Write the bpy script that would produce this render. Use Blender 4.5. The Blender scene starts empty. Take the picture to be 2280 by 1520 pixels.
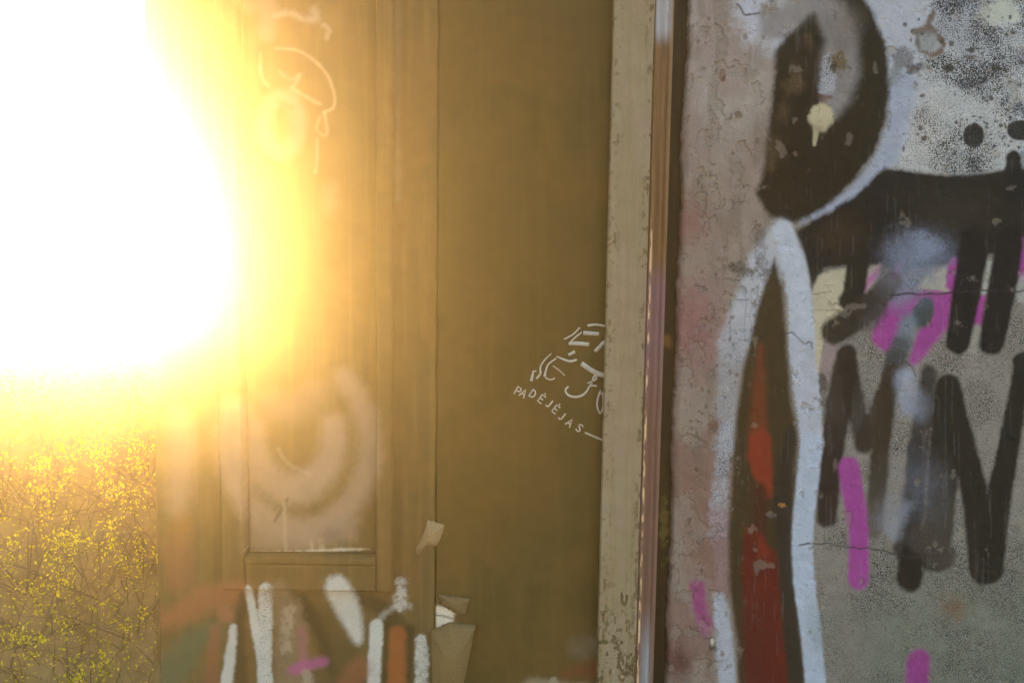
import bpy, math, random
import numpy as np
from mathutils import Matrix, Vector

random.seed(7)
rng = np.random.default_rng(7)
S = bpy.context.scene
COL = S.collection

# ---------------------------------------------------------------- camera, world, sun, exposure
W, H, F = 2280.0, 1520.0, 1650.0          # photograph size and focal length in its pixels
PITCH, ROLL, CAMZ = math.radians(4.7), 0.0145, 1.45
R0 = Vector((1, 0, 0)); FW = Vector((0, math.cos(PITCH), -math.sin(PITCH))); U0 = R0.cross(FW)
RC = R0 * math.cos(ROLL) + U0 * math.sin(ROLL)
UC = U0 * math.cos(ROLL) - R0 * math.sin(ROLL)
CAM = Vector((0, 0, CAMZ))
cam_d = bpy.data.cameras.new('camera'); cam = bpy.data.objects.new('camera', cam_d); COL.objects.link(cam)
cam_d.sensor_width = 36.0; cam_d.lens = 36.0 * F / W; cam_d.clip_start = 0.02; cam_d.clip_end = 500
m = Matrix((RC, UC, -FW)).transposed().to_4x4(); m.translation = CAM; cam.matrix_world = m
S.camera = cam

def ray(px, py):
    return (RC * ((px - W / 2) / F) - UC * ((py - H / 2) / F) + FW)
def on_plane(px, py, Y):
    d = ray(px, py); return CAM + d * (Y / d.y)
def on_ground(px, py, z=0.0):
    d = ray(px, py); return CAM + d * ((z - CAMZ) / d.z)
def proj(X, Y, Z):
    X = np.asarray(X, float); Z = np.asarray(Z, float) - CAMZ; Y = np.asarray(Y, float)
    a = X * RC.x + Y * RC.y + Z * RC.z; b = X * UC.x + Y * UC.y + Z * UC.z; c = X * FW.x + Y * FW.y + Z * FW.z
    return W / 2 + F * a / c, H / 2 - F * b / c

SUN = ray(165, 565).normalized()
SUN_EL = math.asin(SUN.z); SUN_AZ = math.atan2(SUN.x, SUN.y)   # azimuth from +Y towards +X
world = bpy.data.worlds.new('World'); S.world = world; world.use_nodes = True
wn = world.node_tree.nodes; bg = wn['Background']
sky = wn.new('ShaderNodeTexSky'); sky.sky_type = 'NISHITA'; sky.sun_disc = False
sky.sun_elevation = max(SUN_EL, math.radians(2)); sky.sun_rotation = SUN_AZ
sky.air_density = 1.0; sky.dust_density = 0.4; sky.ozone_density = 2.2
world.node_tree.links.new(sky.outputs[0], bg.inputs[0]); bg.inputs[1].default_value = 0.06
sun_d = bpy.data.lights.new('sun', 'SUN'); sun_d.energy = 5.0; sun_d.angle = math.radians(0.53); sun_d.color = (1.0, 0.57, 0.17)
sun = bpy.data.objects.new('sun', sun_d); COL.objects.link(sun)
sun.rotation_euler = SUN.to_track_quat('Z', 'Y').to_euler(); sun.location = (0, 0, 6)
S.view_settings.view_transform = 'Standard'; S.view_settings.look = 'None'
S.view_settings.exposure = 4.9; S.view_settings.gamma = 1.0; S.view_settings.use_curve_mapping = False
HAZE_DENSITY, HAZE_G = 0.0355, 0.905
S.cycles.use_denoising = True
S.cycles.volume_bounces = 2; S.cycles.max_bounces = 8
S.cycles.sample_clamp_indirect = 20

# ---------------------------------------------------------------- helpers
def tag(o, label=None, cat=None, group=None, kind=None):
    if label: o['label'] = label
    if cat: o['category'] = cat
    if group: o['group'] = group
    if kind: o['kind'] = kind
    return o
def empty(name, loc, label, cat, group=None):
    o = bpy.data.objects.new(name, None); COL.objects.link(o); o.location = loc; o.empty_display_size = 0.1
    return tag(o, label, cat, group)
def link(name, me, mat, parent=None):
    o = bpy.data.objects.new(name, me); COL.objects.link(o)
    if mat and not me.materials: me.materials.append(mat)
    if parent is not None:
        o.parent = parent
        o.matrix_parent_inverse = Matrix.Translation(parent.location).inverted()
    return o
def mesh_np(name, V, Q):
    V = np.asarray(V, np.float32); Q = np.asarray(Q, np.int32); k = Q.shape[1]
    me = bpy.data.meshes.new(name)
    me.vertices.add(len(V)); me.vertices.foreach_set('co', V.ravel())
    me.loops.add(Q.size); me.loops.foreach_set('vertex_index', Q.ravel())
    me.polygons.add(len(Q)); me.polygons.foreach_set('loop_start', np.arange(0, Q.size, k, dtype=np.int32))
    me.polygons.foreach_set('loop_total', np.full(len(Q), k, np.int32))
    me.update(calc_edges=True); return me
def lin(c):
    c = np.asarray(c, float) / 255.0
    return np.where(c <= 0.04045, c / 12.92, ((c + 0.055) / 1.055) ** 2.4)
GAIN = np.array([1.38, 1.22, 1.18])        # paint colour as seen under the evening sky -> base colour
def P(r, g, b): return np.clip(lin((r, g, b)) * GAIN, 0.007, 0.85)

def _hash(ix, iy, s):
    h = (ix.astype(np.int64) * 374761393 + iy.astype(np.int64) * 668265263 + s * 2147483647) & 0xffffffff
    h = ((h ^ (h >> 13)) * 1274126177) & 0xffffffff
    return ((h ^ (h >> 16)) & 0xffff) / 65535.0
def vnoise(x, y, s=0):
    ix = np.floor(x); iy = np.floor(y); fx = x - ix; fy = y - iy
    fx = fx * fx * (3 - 2 * fx); fy = fy * fy * (3 - 2 * fy)
    a = _hash(ix, iy, s); b = _hash(ix + 1, iy, s); c = _hash(ix, iy + 1, s); d = _hash(ix + 1, iy + 1, s)
    return (a * (1 - fx) + b * fx) * (1 - fy) + (c * (1 - fx) + d * fx) * fy
def fbm(x, y, s=0, o=4):
    t = 0; amp = 0.5
    for i in range(o):
        t = t + amp * vnoise(x, y, s + i * 17); x = x * 2.03 + 3.1; y = y * 2.03 + 1.7; amp *= 0.5
    return t / (1 - 0.5 ** o)
def sstep(a, b, x):
    t = np.clip((x - a) / (b - a), 0, 1); return t * t * (3 - 2 * t)

class Canvas:
    """paint laid on a wall: strokes and patches given in the wall's own flat coordinates"""
    def __init__(s, px, py, base, spk=0.0):
        s.x = px; s.y = py; n = len(px)
        s.c = np.tile(np.asarray(base, float), (n, 1)); s.k = np.full(n, float(spk)); s.h = np.zeros(n)
        s.n1 = fbm(px / 26, py / 26, 5, 3) - 0.5; s.n2 = fbm(px / 9, py / 9, 9, 3) - 0.5 + 0.35 * (vnoise(px / 3.2, py / 3.2, 12) - 0.5)
    def over(s, a, col, k=None, idx=None):
        if idx is None: idx = slice(None)
        s.c[idx] = s.c[idx] * (1 - a[:, None]) + np.asarray(col) * a[:, None]
        if k is not None: s.k[idx] = s.k[idx] * (1 - a) + k * a
    def box(s, pts, pad):
        p = np.asarray(pts, float)
        return np.nonzero((s.x > p[:, 0].min() - pad) & (s.x < p[:, 0].max() + pad) & (s.y > p[:, 1].min() - pad) & (s.y < p[:, 1].max() + pad))[0]
    def stroke(s, pts, w, col, soft=8, alpha=1.0, rough=4, k=0.0, fade=None, dry=0.0):
        pts = np.asarray(pts, float); w = np.broadcast_to(np.asarray(w, float) / 2, (len(pts),))
        if 3 <= len(pts) <= 9:                      # a hand draws curves, not corners
            q = np.concatenate([pts[:1], pts, pts[-1:]]); o_, ow = [], []
            for j in range(len(pts) - 1):
                a, b, c_, d = q[j:j + 4]
                for t in (0, 0.33, 0.67):
                    o_.append(.5 * (2 * b + (c_ - a) * t + (2 * a - 5 * b + 4 * c_ - d) * t * t + (3 * b - a - 3 * c_ + d) * t ** 3)); ow.append(w[j] + (w[j + 1] - w[j]) * t)
            pts = np.array(o_ + [pts[-1]]); w = np.array(ow + [w[-1]])
        i = s.box(pts, w.max() + soft * 2 + rough)
        if not len(i): return
        x, y = s.x[i], s.y[i]; best = np.full(len(i), 1e9); bt = np.zeros(len(i)); n = len(pts) - 1
        if n == 0: best = np.hypot(x - pts[0, 0], y - pts[0, 1]) - w[0]
        for j in range(n):
            a, b = pts[j], pts[j + 1]; d = b - a; L = max(d @ d, 1e-6)
            t = np.clip(((x - a[0]) * d[0] + (y - a[1]) * d[1]) / L, 0, 1)
            q = np.hypot(x - a[0] - t * d[0], y - a[1] - t * d[1]) - (w[j] + (w[j + 1] - w[j]) * t)
            m_ = q < best; best[m_] = q[m_]; bt[m_] = ((j + t) / n)[m_]
        a = alpha * (1 - sstep(-soft, soft, best + rough * (s.n2[i] * 1.2 + s.n1[i])))
        if fade is not None: a = a * np.interp(bt, np.linspace(0, 1, len(fade)), fade)
        if dry: a = a * (1 - dry * sstep(0.0, 0.12, s.n2[i] + 0.3 * s.n1[i]))
        s.over(a, col, k, i)
    def poly(s, pts, col, soft=6, alpha=1.0, rough=4, k=0.0, dry=0.0):
        pts = np.asarray(pts, float); i = s.box(pts, soft * 2 + rough + 2)
        if not len(i): return
        x, y = s.x[i], s.y[i]; best = np.full(len(i), 1e9); ins = np.zeros(len(i), bool)
        for j in range(len(pts)):
            a, b = pts[j], pts[(j + 1) % len(pts)]; d = b - a; L = max(d @ d, 1e-6)
            t = np.clip(((x - a[0]) * d[0] + (y - a[1]) * d[1]) / L, 0, 1)
            best = np.minimum(best, np.hypot(x - a[0] - t * d[0], y - a[1] - t * d[1]))
            c = (a[1] > y) != (b[1] > y)
            if a[1] != b[1]: ins ^= c & (x < d[0] * (y - a[1]) / d[1] + a[0])
        best = np.where(ins, -best, best)
        a = alpha * (1 - sstep(-soft, soft, best + rough * (s.n2[i] * 1.2 + s.n1[i])))
        if dry: a = a * (1 - dry * sstep(0.0, 0.12, s.n2[i]))
        s.over(a, col, k, i)
    def blob(s, c, r, col, soft=0.6, alpha=1.0, rough=0.3, k=None, ang=0.0):
        r = np.broadcast_to(np.asarray(r, float), (2,)); i = s.box([c], r.max() * 1.8)
        if not len(i): return
        dx, dy = s.x[i] - c[0], s.y[i] - c[1]; ca, sa = math.cos(ang), math.sin(ang)
        d = np.hypot((dx * ca + dy * sa) / r[0], (-dx * sa + dy * ca) / r[1]) + rough * (s.n1[i] + s.n2[i])
        s.over(alpha * (1 - sstep(1 - soft, 1 + soft * 0.4, d)), col, k, i)
    def crack(s, pts, col, w=3.5, jit=7, alpha=0.9, seed=0):
        pts = np.asarray(pts, float); r_ = np.random.default_rng(seed); out = []
        for j in range(len(pts) - 1):
            n = max(2, int(np.hypot(*(pts[j + 1] - pts[j])) / 14))
            for t in np.arange(n) / n: out.append(pts[j] * (1 - t) + pts[j + 1] * t + r_.normal(0, jit * 0.4, 2))
        out.append(pts[-1]); s.stroke(out, w, col, 1.6, alpha, 1.5, k=0.1)

# ---------------------------------------------------------------- materials
def new_mat(name):
    m = bpy.data.materials.new(name); m.use_nodes = True; nt = m.node_tree
    return m, nt, nt.nodes['Principled BSDF']
def node(nt, typ, **kw):
    n = nt.nodes.new(typ)
    for k, v in kw.items():
        if k.startswith('i_'): n.inputs[k[2:].replace('_', ' ')].default_value = v
        else: setattr(n, k, v)
    return n
def math_(nt, op, a, b=None, clamp=False):
    n = nt.nodes.new('ShaderNodeMath'); n.operation = op; n.use_clamp = clamp
    for i, v in enumerate((a, b)):
        if v is None: continue
        if hasattr(v, 'links'): nt.links.new(v, n.inputs[i])
        else: n.inputs[i].default_value = v
    return n.outputs[0]
def mixc(nt, fac, a, b, mode='MIX'):
    n = nt.nodes.new('ShaderNodeMix'); n.data_type = 'RGBA'; n.blend_type = mode
    for s_, v in ((n.inputs[0], fac), (n.inputs[6], a), (n.inputs[7], b)):
        if hasattr(v, 'links'): nt.links.new(v, s_)
        else: s_.default_value = v
    return n.outputs[2]
def painted(name, rough=0.6, grain=0.25, speck=(0.025, 0.022, 0.02, 1), speck_scale=300, bump=0.35, spec=0.3, crack=0.0, crack_scale=26, fleck=0.0):
    m, nt, bs = new_mat(name)
    at = node(nt, 'ShaderNodeAttribute', attribute_name='paint'); tc = node(nt, 'ShaderNodeTexCoord')
    n1 = node(nt, 'ShaderNodeTexNoise', i_Scale=speck_scale, i_Detail=2.5); n2 = node(nt, 'ShaderNodeTexNoise', i_Scale=28, i_Detail=6)
    n3 = node(nt, 'ShaderNodeTexNoise', i_Scale=570, i_Detail=2)
    for n in (n1, n2, n3): nt.links.new(tc.outputs['Object'], n.inputs['Vector'])
    thr = math_(nt, 'ADD', n1.outputs['Fac'], math_(nt, 'MULTIPLY', at.outputs['Alpha'], 0.22))
    sp = math_(nt, 'MULTIPLY', math_(nt, 'SUBTRACT', thr, 0.60), 14.0, True)
    sp = math_(nt, 'MULTIPLY', sp, math_(nt, 'MULTIPLY', at.outputs['Alpha'], 1.7, True))
    g = math_(nt, 'ADD', math_(nt, 'MULTIPLY', math_(nt, 'SUBTRACT', n2.outputs['Fac'], 0.5), grain * 1.6),
              math_(nt, 'MULTIPLY', math_(nt, 'SUBTRACT', n3.outputs['Fac'], 0.5), grain * 1.6))
    g = math_(nt, 'ADD', g, 1.0)
    vm = nt.nodes.new('ShaderNodeVectorMath'); vm.operation = 'SCALE'
    nt.links.new(at.outputs['Color'], vm.inputs[0]); nt.links.new(g, vm.inputs[3])
    vo = node(nt, 'ShaderNodeTexVoronoi', feature='DISTANCE_TO_EDGE', i_Scale=crack_scale)
    wv = node(nt, 'ShaderNodeTexNoise', i_Scale=40, i_Detail=4); nt.links.new(tc.outputs['Object'], wv.inputs['Vector'])
    nt.links.new(mixc(nt, 0.06, tc.outputs['Object'], wv.outputs['Color']), vo.inputs['Vector'])
    ck = math_(nt, 'MULTIPLY', math_(nt, 'SUBTRACT', 1.0, math_(nt, 'MULTIPLY', vo.outputs['Distance'], 26.0, True)), math_(nt, 'MULTIPLY', math_(nt, 'SUBTRACT', n2.outputs['Fac'], 0.47), 5.0, True))
    sp = math_(nt, 'MAXIMUM', sp, math_(nt, 'MULTIPLY', ck, crack))
    n4 = node(nt, 'ShaderNodeTexNoise', i_Scale=speck_scale * 1.25, i_Detail=2); mp = node(nt, 'ShaderNodeMapping'); mp.inputs['Location'].default_value = (3.7, 1.3, 8.1)
    nt.links.new(tc.outputs['Object'], mp.inputs['Vector']); nt.links.new(mp.outputs[0], n4.inputs['Vector'])
    fl = math_(nt, 'MULTIPLY', math_(nt, 'MULTIPLY', math_(nt, 'SUBTRACT', n4.outputs['Fac'], 0.58), 9.0, True), math_(nt, 'MULTIPLY', at.outputs['Alpha'], fleck, True))
    c = mixc(nt, sp, mixc(nt, fl, vm.outputs[0], (0.62, 0.60, 0.58, 1)), speck)
    nt.links.new(c, bs.inputs['Base Color'])
    bs.inputs['Roughness'].default_value = rough; bs.inputs['Specular IOR Level'].default_value = spec
    b = node(nt, 'ShaderNodeBump', i_Strength=bump, i_Distance=0.002)
    h = math_(nt, 'ADD', math_(nt, 'MULTIPLY', n1.outputs['Fac'], 0.6), n2.outputs['Fac'])
    nt.links.new(h, b.inputs['Height']); nt.links.new(b.outputs[0], bs.inputs['Normal'])
    return m
def plain(name, col, rough=0.6, grain=0.3, scale=60, spec=0.3):
    m, nt, bs = new_mat(name); tc = node(nt, 'ShaderNodeTexCoord')
    n = node(nt, 'ShaderNodeTexNoise', i_Scale=scale, i_Detail=6); nt.links.new(tc.outputs['Object'], n.inputs['Vector'])
    a = [min(1, v * (1 - grain)) for v in col] + [1]; b = [min(1, v * (1 + grain)) for v in col] + [1]
    nt.links.new(mixc(nt, n.outputs['Fac'], a, b), bs.inputs['Base Color'])
    bs.inputs['Roughness'].default_value = rough; bs.inputs['Specular IOR Level'].default_value = spec
    return m
M_plaster = painted("painted_plaster", 0.75, 0.34, spec=0.03, crack=0.6, bump=0.8, fleck=0.9)
M_door = painted('painted_door_skin', 0.7, 0.2, spec=0.12, speck_scale=265, bump=0.15)
M_post = painted('chipped_cream_paint', 0.6, 0.2, speck=(0.07, 0.05, 0.02, 1), speck_scale=165, bump=0.5, spec=0.12)

# ---------------------------------------------------------------- painted slabs
def slab(name, mat, parent, xs, zs, y0, depth, paint, relief=None, left_edge=None, bevel=0.002, spk=0.0):
    """closed block whose front is a fine grid: paint and relief live on its points"""
    xs = np.asarray(xs, float); zs = np.asarray(zs, float)
    nx, nz = len(xs) + 2, len(zs) + 2
    X = np.tile(np.concatenate([[xs[0]], xs, [xs[-1]]]), (nz, 1)); Z = np.tile(np.concatenate([[zs[0]], zs, [zs[-1]]])[:, None], (1, nx))
    Y = np.full((nz, nx), float(y0))
    if left_edge is not None:
        e = left_edge(Z[:, 0]); wgt = np.clip(1 - (X - xs[0]) / 0.05, 0, 1) ** 1.0
        X = X + e[:, None] * wgt
    px, py = proj(X.ravel(), np.full(X.size, y0), Z.ravel())
    cv = paint(px, py)
    if relief is not None: Y = Y + relief(X, Z).reshape(Y.shape) - cv.h.reshape(Y.shape)
    Y[:, 1] += bevel; Y[:, -2] += bevel; Y[1, :] += bevel; Y[-2, :] += bevel
    Y[:, 0] = y0 + depth; Y[:, -1] = y0 + depth; Y[0, :] = y0 + depth; Y[-1, :] = y0 + depth
    V = np.stack([X, Y, Z], -1).reshape(-1, 3)
    i = np.arange(nx * nz).reshape(nz, nx)
    Q = np.stack([i[:-1, :-1], i[:-1, 1:], i[1:, 1:], i[1:, :-1]], -1).reshape(-1, 4)
    Q = np.concatenate([Q, [[i[0, 0], i[-1, 0], i[-1, -1], i[0, -1]]]])
    me = mesh_np(name, V, Q)
    at = me.attributes.new('paint', 'FLOAT_COLOR', 'POINT')
    at.data.foreach_set('color', np.concatenate([cv.c, np.clip(cv.k, 0, 1)[:, None]], 1).astype(np.float32).ravel())
    return link(name, me, mat, parent)
def span(a, b, step): return np.linspace(a, b, max(2, int(round(abs(b - a) / step)) + 1))
def ext(lo, arr, hi, step=0.06):
    return np.concatenate([span(lo, arr[0], step)[:-1], arr, span(arr[-1], hi, step)[1:]])

# ================================================================ LARGE STRUCTURE
# ---- ground: one sheet rising to a near bank, crest shaped to shade the haze
M_ground, nt, bs = new_mat('dry_meadow_soil'); tc = node(nt, 'ShaderNodeTexCoord')
na = node(nt, 'ShaderNodeTexNoise', i_Scale=1.4, i_Detail=8); nb = node(nt, 'ShaderNodeTexNoise', i_Scale=26, i_Detail=6)
for n in (na, nb): nt.links.new(tc.outputs['Object'], n.inputs['Vector'])
c1 = mixc(nt, na.outputs['Fac'], (0.24, 0.145, 0.065, 1), (0.38, 0.26, 0.13, 1)); c2 = mixc(nt, nb.outputs['Fac'], (0.45, 0.4, 0.3, 1), (1.5, 1.5, 1.4, 1))
nt.links.new(mixc(nt, 1.0, c1, c2, 'MULTIPLY'), bs.inputs['Base Color']); bs.inputs['Roughness'].default_value = 0.95; bs.inputs['Specular IOR Level'].default_value = 0.1
def gz(x, y):
    x = np.asarray(x, float); y = np.asarray(y, float)
    return 0.07 * (fbm(x * 0.9 + 50, y * 0.9 + 50, 3, 4) - 0.5) * sstep(1.2, 3.0, np.hypot(x, y - 0.5)) + 1.315 * sstep(0.7, 3.4, y * 0.86 - x * 0.5) * sstep(2.2, 2.8, y - x * 0.35) * (1 - 0.8 * sstep(3.0, 8, y))
gx = np.concatenate([span(-9.6, -6, 0.4)[:-1], span(-6, 1, 0.1)[:-1], span(1, 7.6, 0.6)]); gy = np.concatenate([span(-4.2, 0, 0.6)[:-1], span(0, 8, 0.1)[:-1], span(8, 13.2, 0.4)])
GX, GY = np.meshgrid(gx, gy); V = np.stack([GX, GY, gz(GX, GY)], -1).reshape(-1, 3); i = np.arange(GX.size).reshape(GX.shape)
tag(link('ground', mesh_np('ground', V, np.stack([i[:-1, :-1], i[:-1, 1:], i[1:, 1:], i[1:, :-1]], -1).reshape(-1, 4)), M_ground), 'brown dry meadow ground rising past the end of the door to a crest shaped to shade the haze', kind='structure')

# ---- haze: even closed box round everything, added to make the sun's glare
M_haze = bpy.data.materials.new('glare_haze'); M_haze.use_nodes = True; nt = M_haze.node_tree
nt.nodes.remove(nt.nodes['Principled BSDF'])
pv = node(nt, 'ShaderNodeVolumePrincipled'); pv.inputs['Color'].default_value = (0.98, 0.91, 0.76, 1); pv.inputs['Density'].default_value = HAZE_DENSITY
pv.inputs['Anisotropy'].default_value = HAZE_G
nt.links.new(pv.outputs[0], nt.nodes['Material Output'].inputs['Volume'])
def box_mesh(name, a, b):
    (x0, y0, z0), (x1, y1, z1) = a, b
    V = [(x0, y0, z0), (x1, y0, z0), (x1, y1, z0), (x0, y1, z0), (x0, y0, z1), (x1, y0, z1), (x1, y1, z1), (x0, y1, z1)]
    return mesh_np(name, V, [(0, 3, 2, 1), (4, 5, 6, 7), (0, 1, 5, 4), (1, 2, 6, 5), (2, 3, 7, 6), (3, 0, 4, 7)])
tag(link('haze', box_mesh('haze', (-10, -4.5, -1.2), (8, 13.5, 3.1)), M_haze), 'pale golden haze volume added for the glare round the sun', kind='stuff')

ZTOP = 2.95
# ---- right wall: grey plaster covered in graffiti
YW = 1.90
BLACK = P(30, 29, 27); DARK = P(38, 33, 23); WHITE = P(176, 180, 188); MAG = P(150, 66, 134); CREAM = P(178, 168, 142)
def paint_wall(px, py):
    c = Canvas(px, py, P(134, 127, 117), 0.42)
    n = fbm(px / 120, py / 120, 21, 4)
    top = 1 - sstep(330, 520, py)
    c.over(top * sstep(1880, 2020, px), P(178, 180, 178), 0.52)
    c.over(sstep(1060, 1500, py) * sstep(1780, 1900, px) * (0.35 + 0.5 * n), P(100, 108, 90), 0.42)
    c.over(sstep(1150, 1400, py) * (1 - sstep(1800, 2000, px)) * 0.8, P(128, 116, 108), 0.3)
    c.over(0.8 * sstep(0.55, 0.75, fbm(px / 60, py / 60, 31, 4)) * sstep(1900, 2000, px) * top, P(152, 154, 162), 0.78)
    c.blob((2180, 80), (150, 110), P(172, 174, 178), 0.9, 0.7, 0.4, 0.72)
    c.blob((2230, 30), (50, 34), P(182, 184, 168), 0.5, 0.9, 0.5, 0.1)
    c.blob((2060, 290), (60, 80), P(178, 172, 165), 0.8, 0.6, 0.4, 0.5)
    # left strip of bare plaster and pink dust
    left = 1 - sstep(1690, 1760, px)
    c.over(left, P(138, 124, 112), 0.06)
    c.over(left * (1 - sstep(120, 420, py)) * 0.8, P(160, 154, 146), 0.12)
    c.over(left * sstep(0.42, 0.62, fbm(px / 90, py / 160, 41, 4)) * 0.55 * (1 - sstep(500, 900, py)), P(134, 114, 106), 0.08)
    c.over(left * sstep(0.40, 0.62, fbm(px / 70, py / 130, 47, 4)) * 0.6 * sstep(760, 1000, py), P(118, 82, 72), 0.12)
    c.over(left * sstep(0.5, 0.66, fbm(px / 26, py / 100, 49, 4)) * 0.4, P(108, 98, 82), 0.2)
    c.blob((1535, 490), (75, 70), P(128, 94, 86), 0.9, 0.75, 0.3, 0.05)
    c.blob((1545, 730), (75, 130), P(132, 92, 90), 0.9, 0.85, 0.3, 0.05)
    c.blob((1510, 1480), (40, 60), P(84, 44, 38), 0.9, 0.8, 0.4, 0.05)
    c.blob((1560, 1180), (60, 170), P(122, 84, 72), 0.9, 0.5, 0.5, 0.1)
    # pale letter ground at the top
    c.blob((1700, 40), (70, 75), P(176, 178, 186), 0.7, 0.85, 0.5, 0.05)
    c.stroke([(1675, -20), (1700, 50), (1740, 80)], 70, P(172, 174, 184), 24, 0.8, 10)
    c.blob((1720, 30), (26, 30), P(118, 106, 84), 0.6, 0.8, 0.9, 0.4)
    c.crack([(1640, 8), (1655, 32), (1690, 30)], BLACK, 4, 6, 0.8, 1)
    c.stroke([(1960, -60), (1985, 60), (2010, 150), (2012, 210)], [150, 120, 90, 70], P(166, 170, 177), 26, 0.95, 14, k=0.06)
    c.stroke([(2030, -50), (2020, 60)], 110, P(168, 170, 177), 30, 0.7, 14, k=0.1)
    # the black D, its grey inside and the blue rim
    c.stroke([(2008, 190), (1998, 290), (1965, 365), (1905, 430), (1850, 465), (1795, 490)], [62, 50, 44, 40, 34, 24], P(152, 158, 172), 13, 1.0, 6, k=0.03)
    c.poly([(1800, -70), (1905, -40), (1945, 30), (1975, 110), (1984, 190), (1974, 270), (1945, 345), (1900, 405), (1850, 452), (1800, 485), (1752, 500),
            (1712, 478), (1684, 432), (1700, 380), (1716, 250), (1728, 110), (1752, 78), (1800, 30)], DARK, 9, 1.0, 6)
    c.poly([(1690, 40), (1750, 10), (1820, -30), (1880, 10), (1905, 80), (1914, 160), (1892, 225), (1862, 262), (1832, 250), (1826, 150), (1838, 90), (1812, 36), (1770, 62), (1728, 90), (1690, 90)], P(132, 126, 122), 17, 0.95, 6, k=0.03)
    c.stroke([(1840, 45), (1885, 120), (1880, 190)], 26, P(118, 112, 108), 16, 0.6, 8)
    c.blob((1885, 60), (44, 60), P(110, 100, 92), 0.95, 0.6, 0.2)
    c.stroke([(1808, 42), (1800, 90)], [20, 60], DARK, 15, 0.9, 6)
    for a in ((1770, 170, 16, 40), (1768, 190, 30, 22), (1725, 330, 30, 34), (1800, 90, 16, 26), (1716, 370, 14, 18), (1745, 250, 20, 30)):
        c.blob(a[:2], a[2:], P(86, 70, 48), 0.9, 0.55, 0.8)
    c.poly([(1832, 128), (1848, 118), (1862, 160), (1858, 200), (1838, 214), (1822, 206), (1830, 160)], P(158, 160, 166), 5, 0.95, 7, k=0.45)
    c.blob((1866, 138), (22, 26), P(104, 84, 56), 0.5, 0.95, 0.9, 0.35); c.blob((1856, 150), (8, 14), P(56, 46, 32), 0.5, 0.9, 0.5)
    c.stroke([(1820, 212), (1850, 217)], 5, P(90, 44, 46), 3, 0.8, 3)
    c.stroke([(1838, 217), (1828, 236), (1846, 240)], 8, P(120, 90, 74), 5, 0.7, 4)
    c.blob((1828, 262), (29, 34), P(176, 166, 136), 0.25, 1.0, 0.22); c.stroke([(1818, 280), (1814, 322)], [16, 6], P(172, 162, 132), 3, 1.0, 2)
    c.poly([(1806, 280), (1850, 280), (1860, 262), (1818, 304)], P(150, 138, 108), 8, 0.6, 4)
    # chips at upper right
    c.poly([(2055, 60), (2078, 22), (2084, 34), (2074, 52), (2094, 70), (2082, 80), (2056, 86), (2030, 78), (2032, 66)], P(104, 90, 78), 4, 0.95, 7, k=0.1)
    c.blob((2066, 92), (28, 24), P(136, 140, 136), 0.3, 0.95, 0.4, 0.1); c.stroke([(2042, 84), (2046, 112), (2064, 118)], 8, P(92, 80, 70), 4, 0.8, 5); c.stroke([(2088, 78), (2100, 100), (2088, 120), (2070, 124)], 12, P(94, 68, 52), 5, 0.9, 9)
    c.blob((2112, 152), (17, 12), P(72, 62, 44), 0.4, 0.95, 0.8); c.blob((2160, 128), (16, 7), P(100, 84, 70), 0.5, 0.9, 0.9); c.blob((2225, 152), (22, 6), P(76, 64, 56), 0.5, 0.9, 1.0, None, 0.3)
    c.blob((2010, 130), (26, 30), P(112, 108, 112), 0.6, 0.8, 1.2, 0.4); c.blob((2038, 152), (22, 14), P(90, 86, 92), 0.6, 0.8, 1.4, 0.6)
    c.stroke([(2000, 145), (1986, 180)], 26, P(110, 112, 112), 12, 0.7, 12)
    for k_ in range(46):
        q = np.random.default_rng(100 + k_); c.blob((q.uniform(2010, 2290), q.uniform(20, 350)), q.uniform(2.5, 7.5, 2), P(62, 56, 54), 0.4, 0.85, 0.8)
    c.crack([(2098, -8), (2116, 22)], BLACK, 3.5, 4, 0.8, 3)
    # big black letter with two dots
    c.poly([(1968, 372), (2010, 378), (2060, 387), (2120, 389), (2180, 386), (2238, 378), (2420, 360), (2420, 545), (2284, 560), (2262, 600), (2220, 566), (2190, 566), (2150, 580), (2095, 592), (2000, 600), (1930, 588),
            (1880, 592), (1836, 600), (1806, 640), (1790, 560), (1770, 515), (1800, 496), (1850, 470), (1906, 434), (1945, 396)], P(32, 30, 27), 7, 1.0, 5)
    c.blob((1870, 520), (70, 50), P(58, 46, 32), 0.9, 0.7, 0.3); c.blob((2130, 470), (130, 70), P(54, 49, 40), 0.9, 0.6, 0.3)
    c.stroke([(2257, 352), (2260, 430)], [34, 46], BLACK, 5, 1, 3)
    c.blob((2168, 302), (25, 28), BLACK, 0.15, 1.0, 0.06); c.blob((2272, 290), (33, 24), BLACK, 0.15, 1.0, 0.06)
    for k_ in range(60):
        q = np.random.default_rng(200 + k_); a_ = q.uniform(0, 6.28); r_ = 28 + abs(q.normal(0, 16)); b_ = (2168, 302) if k_ % 2 else (2268, 292)
        c.blob((b_[0] + r_ * math.cos(a_), b_[1] + r_ * math.sin(a_)), q.uniform(1.6, 3.6), BLACK, 0.4, 0.9, 0.3)
    # lower left of the black letter : cream patches, foot strokes
    c.poly([(1808, 650), (1822, 614), (1850, 602), (1886, 598), (1880, 640), (1876, 676), (1890, 690), (1858, 712), (1836, 736), (1830, 800), (1820, 845), (1808, 820)], CREAM, 5, 1.0, 5, k=0.03)
    c.crack([(1806, 655), (1830, 652), (1850, 648)], P(110, 100, 80), 2.5, 4, 0.7, 4); c.crack([(1812, 690), (1870, 690)], P(120, 110, 90), 2, 3, 0.6, 5)
    c.stroke([(1855, 745), (1838, 845)], 34, P(140, 124, 120), 6, 0.9, 6, k=0.05)
    c.blob((1824, 858), (22, 26), P(74, 62, 48), 0.5, 0.85, 1.0, 0.3)
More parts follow.
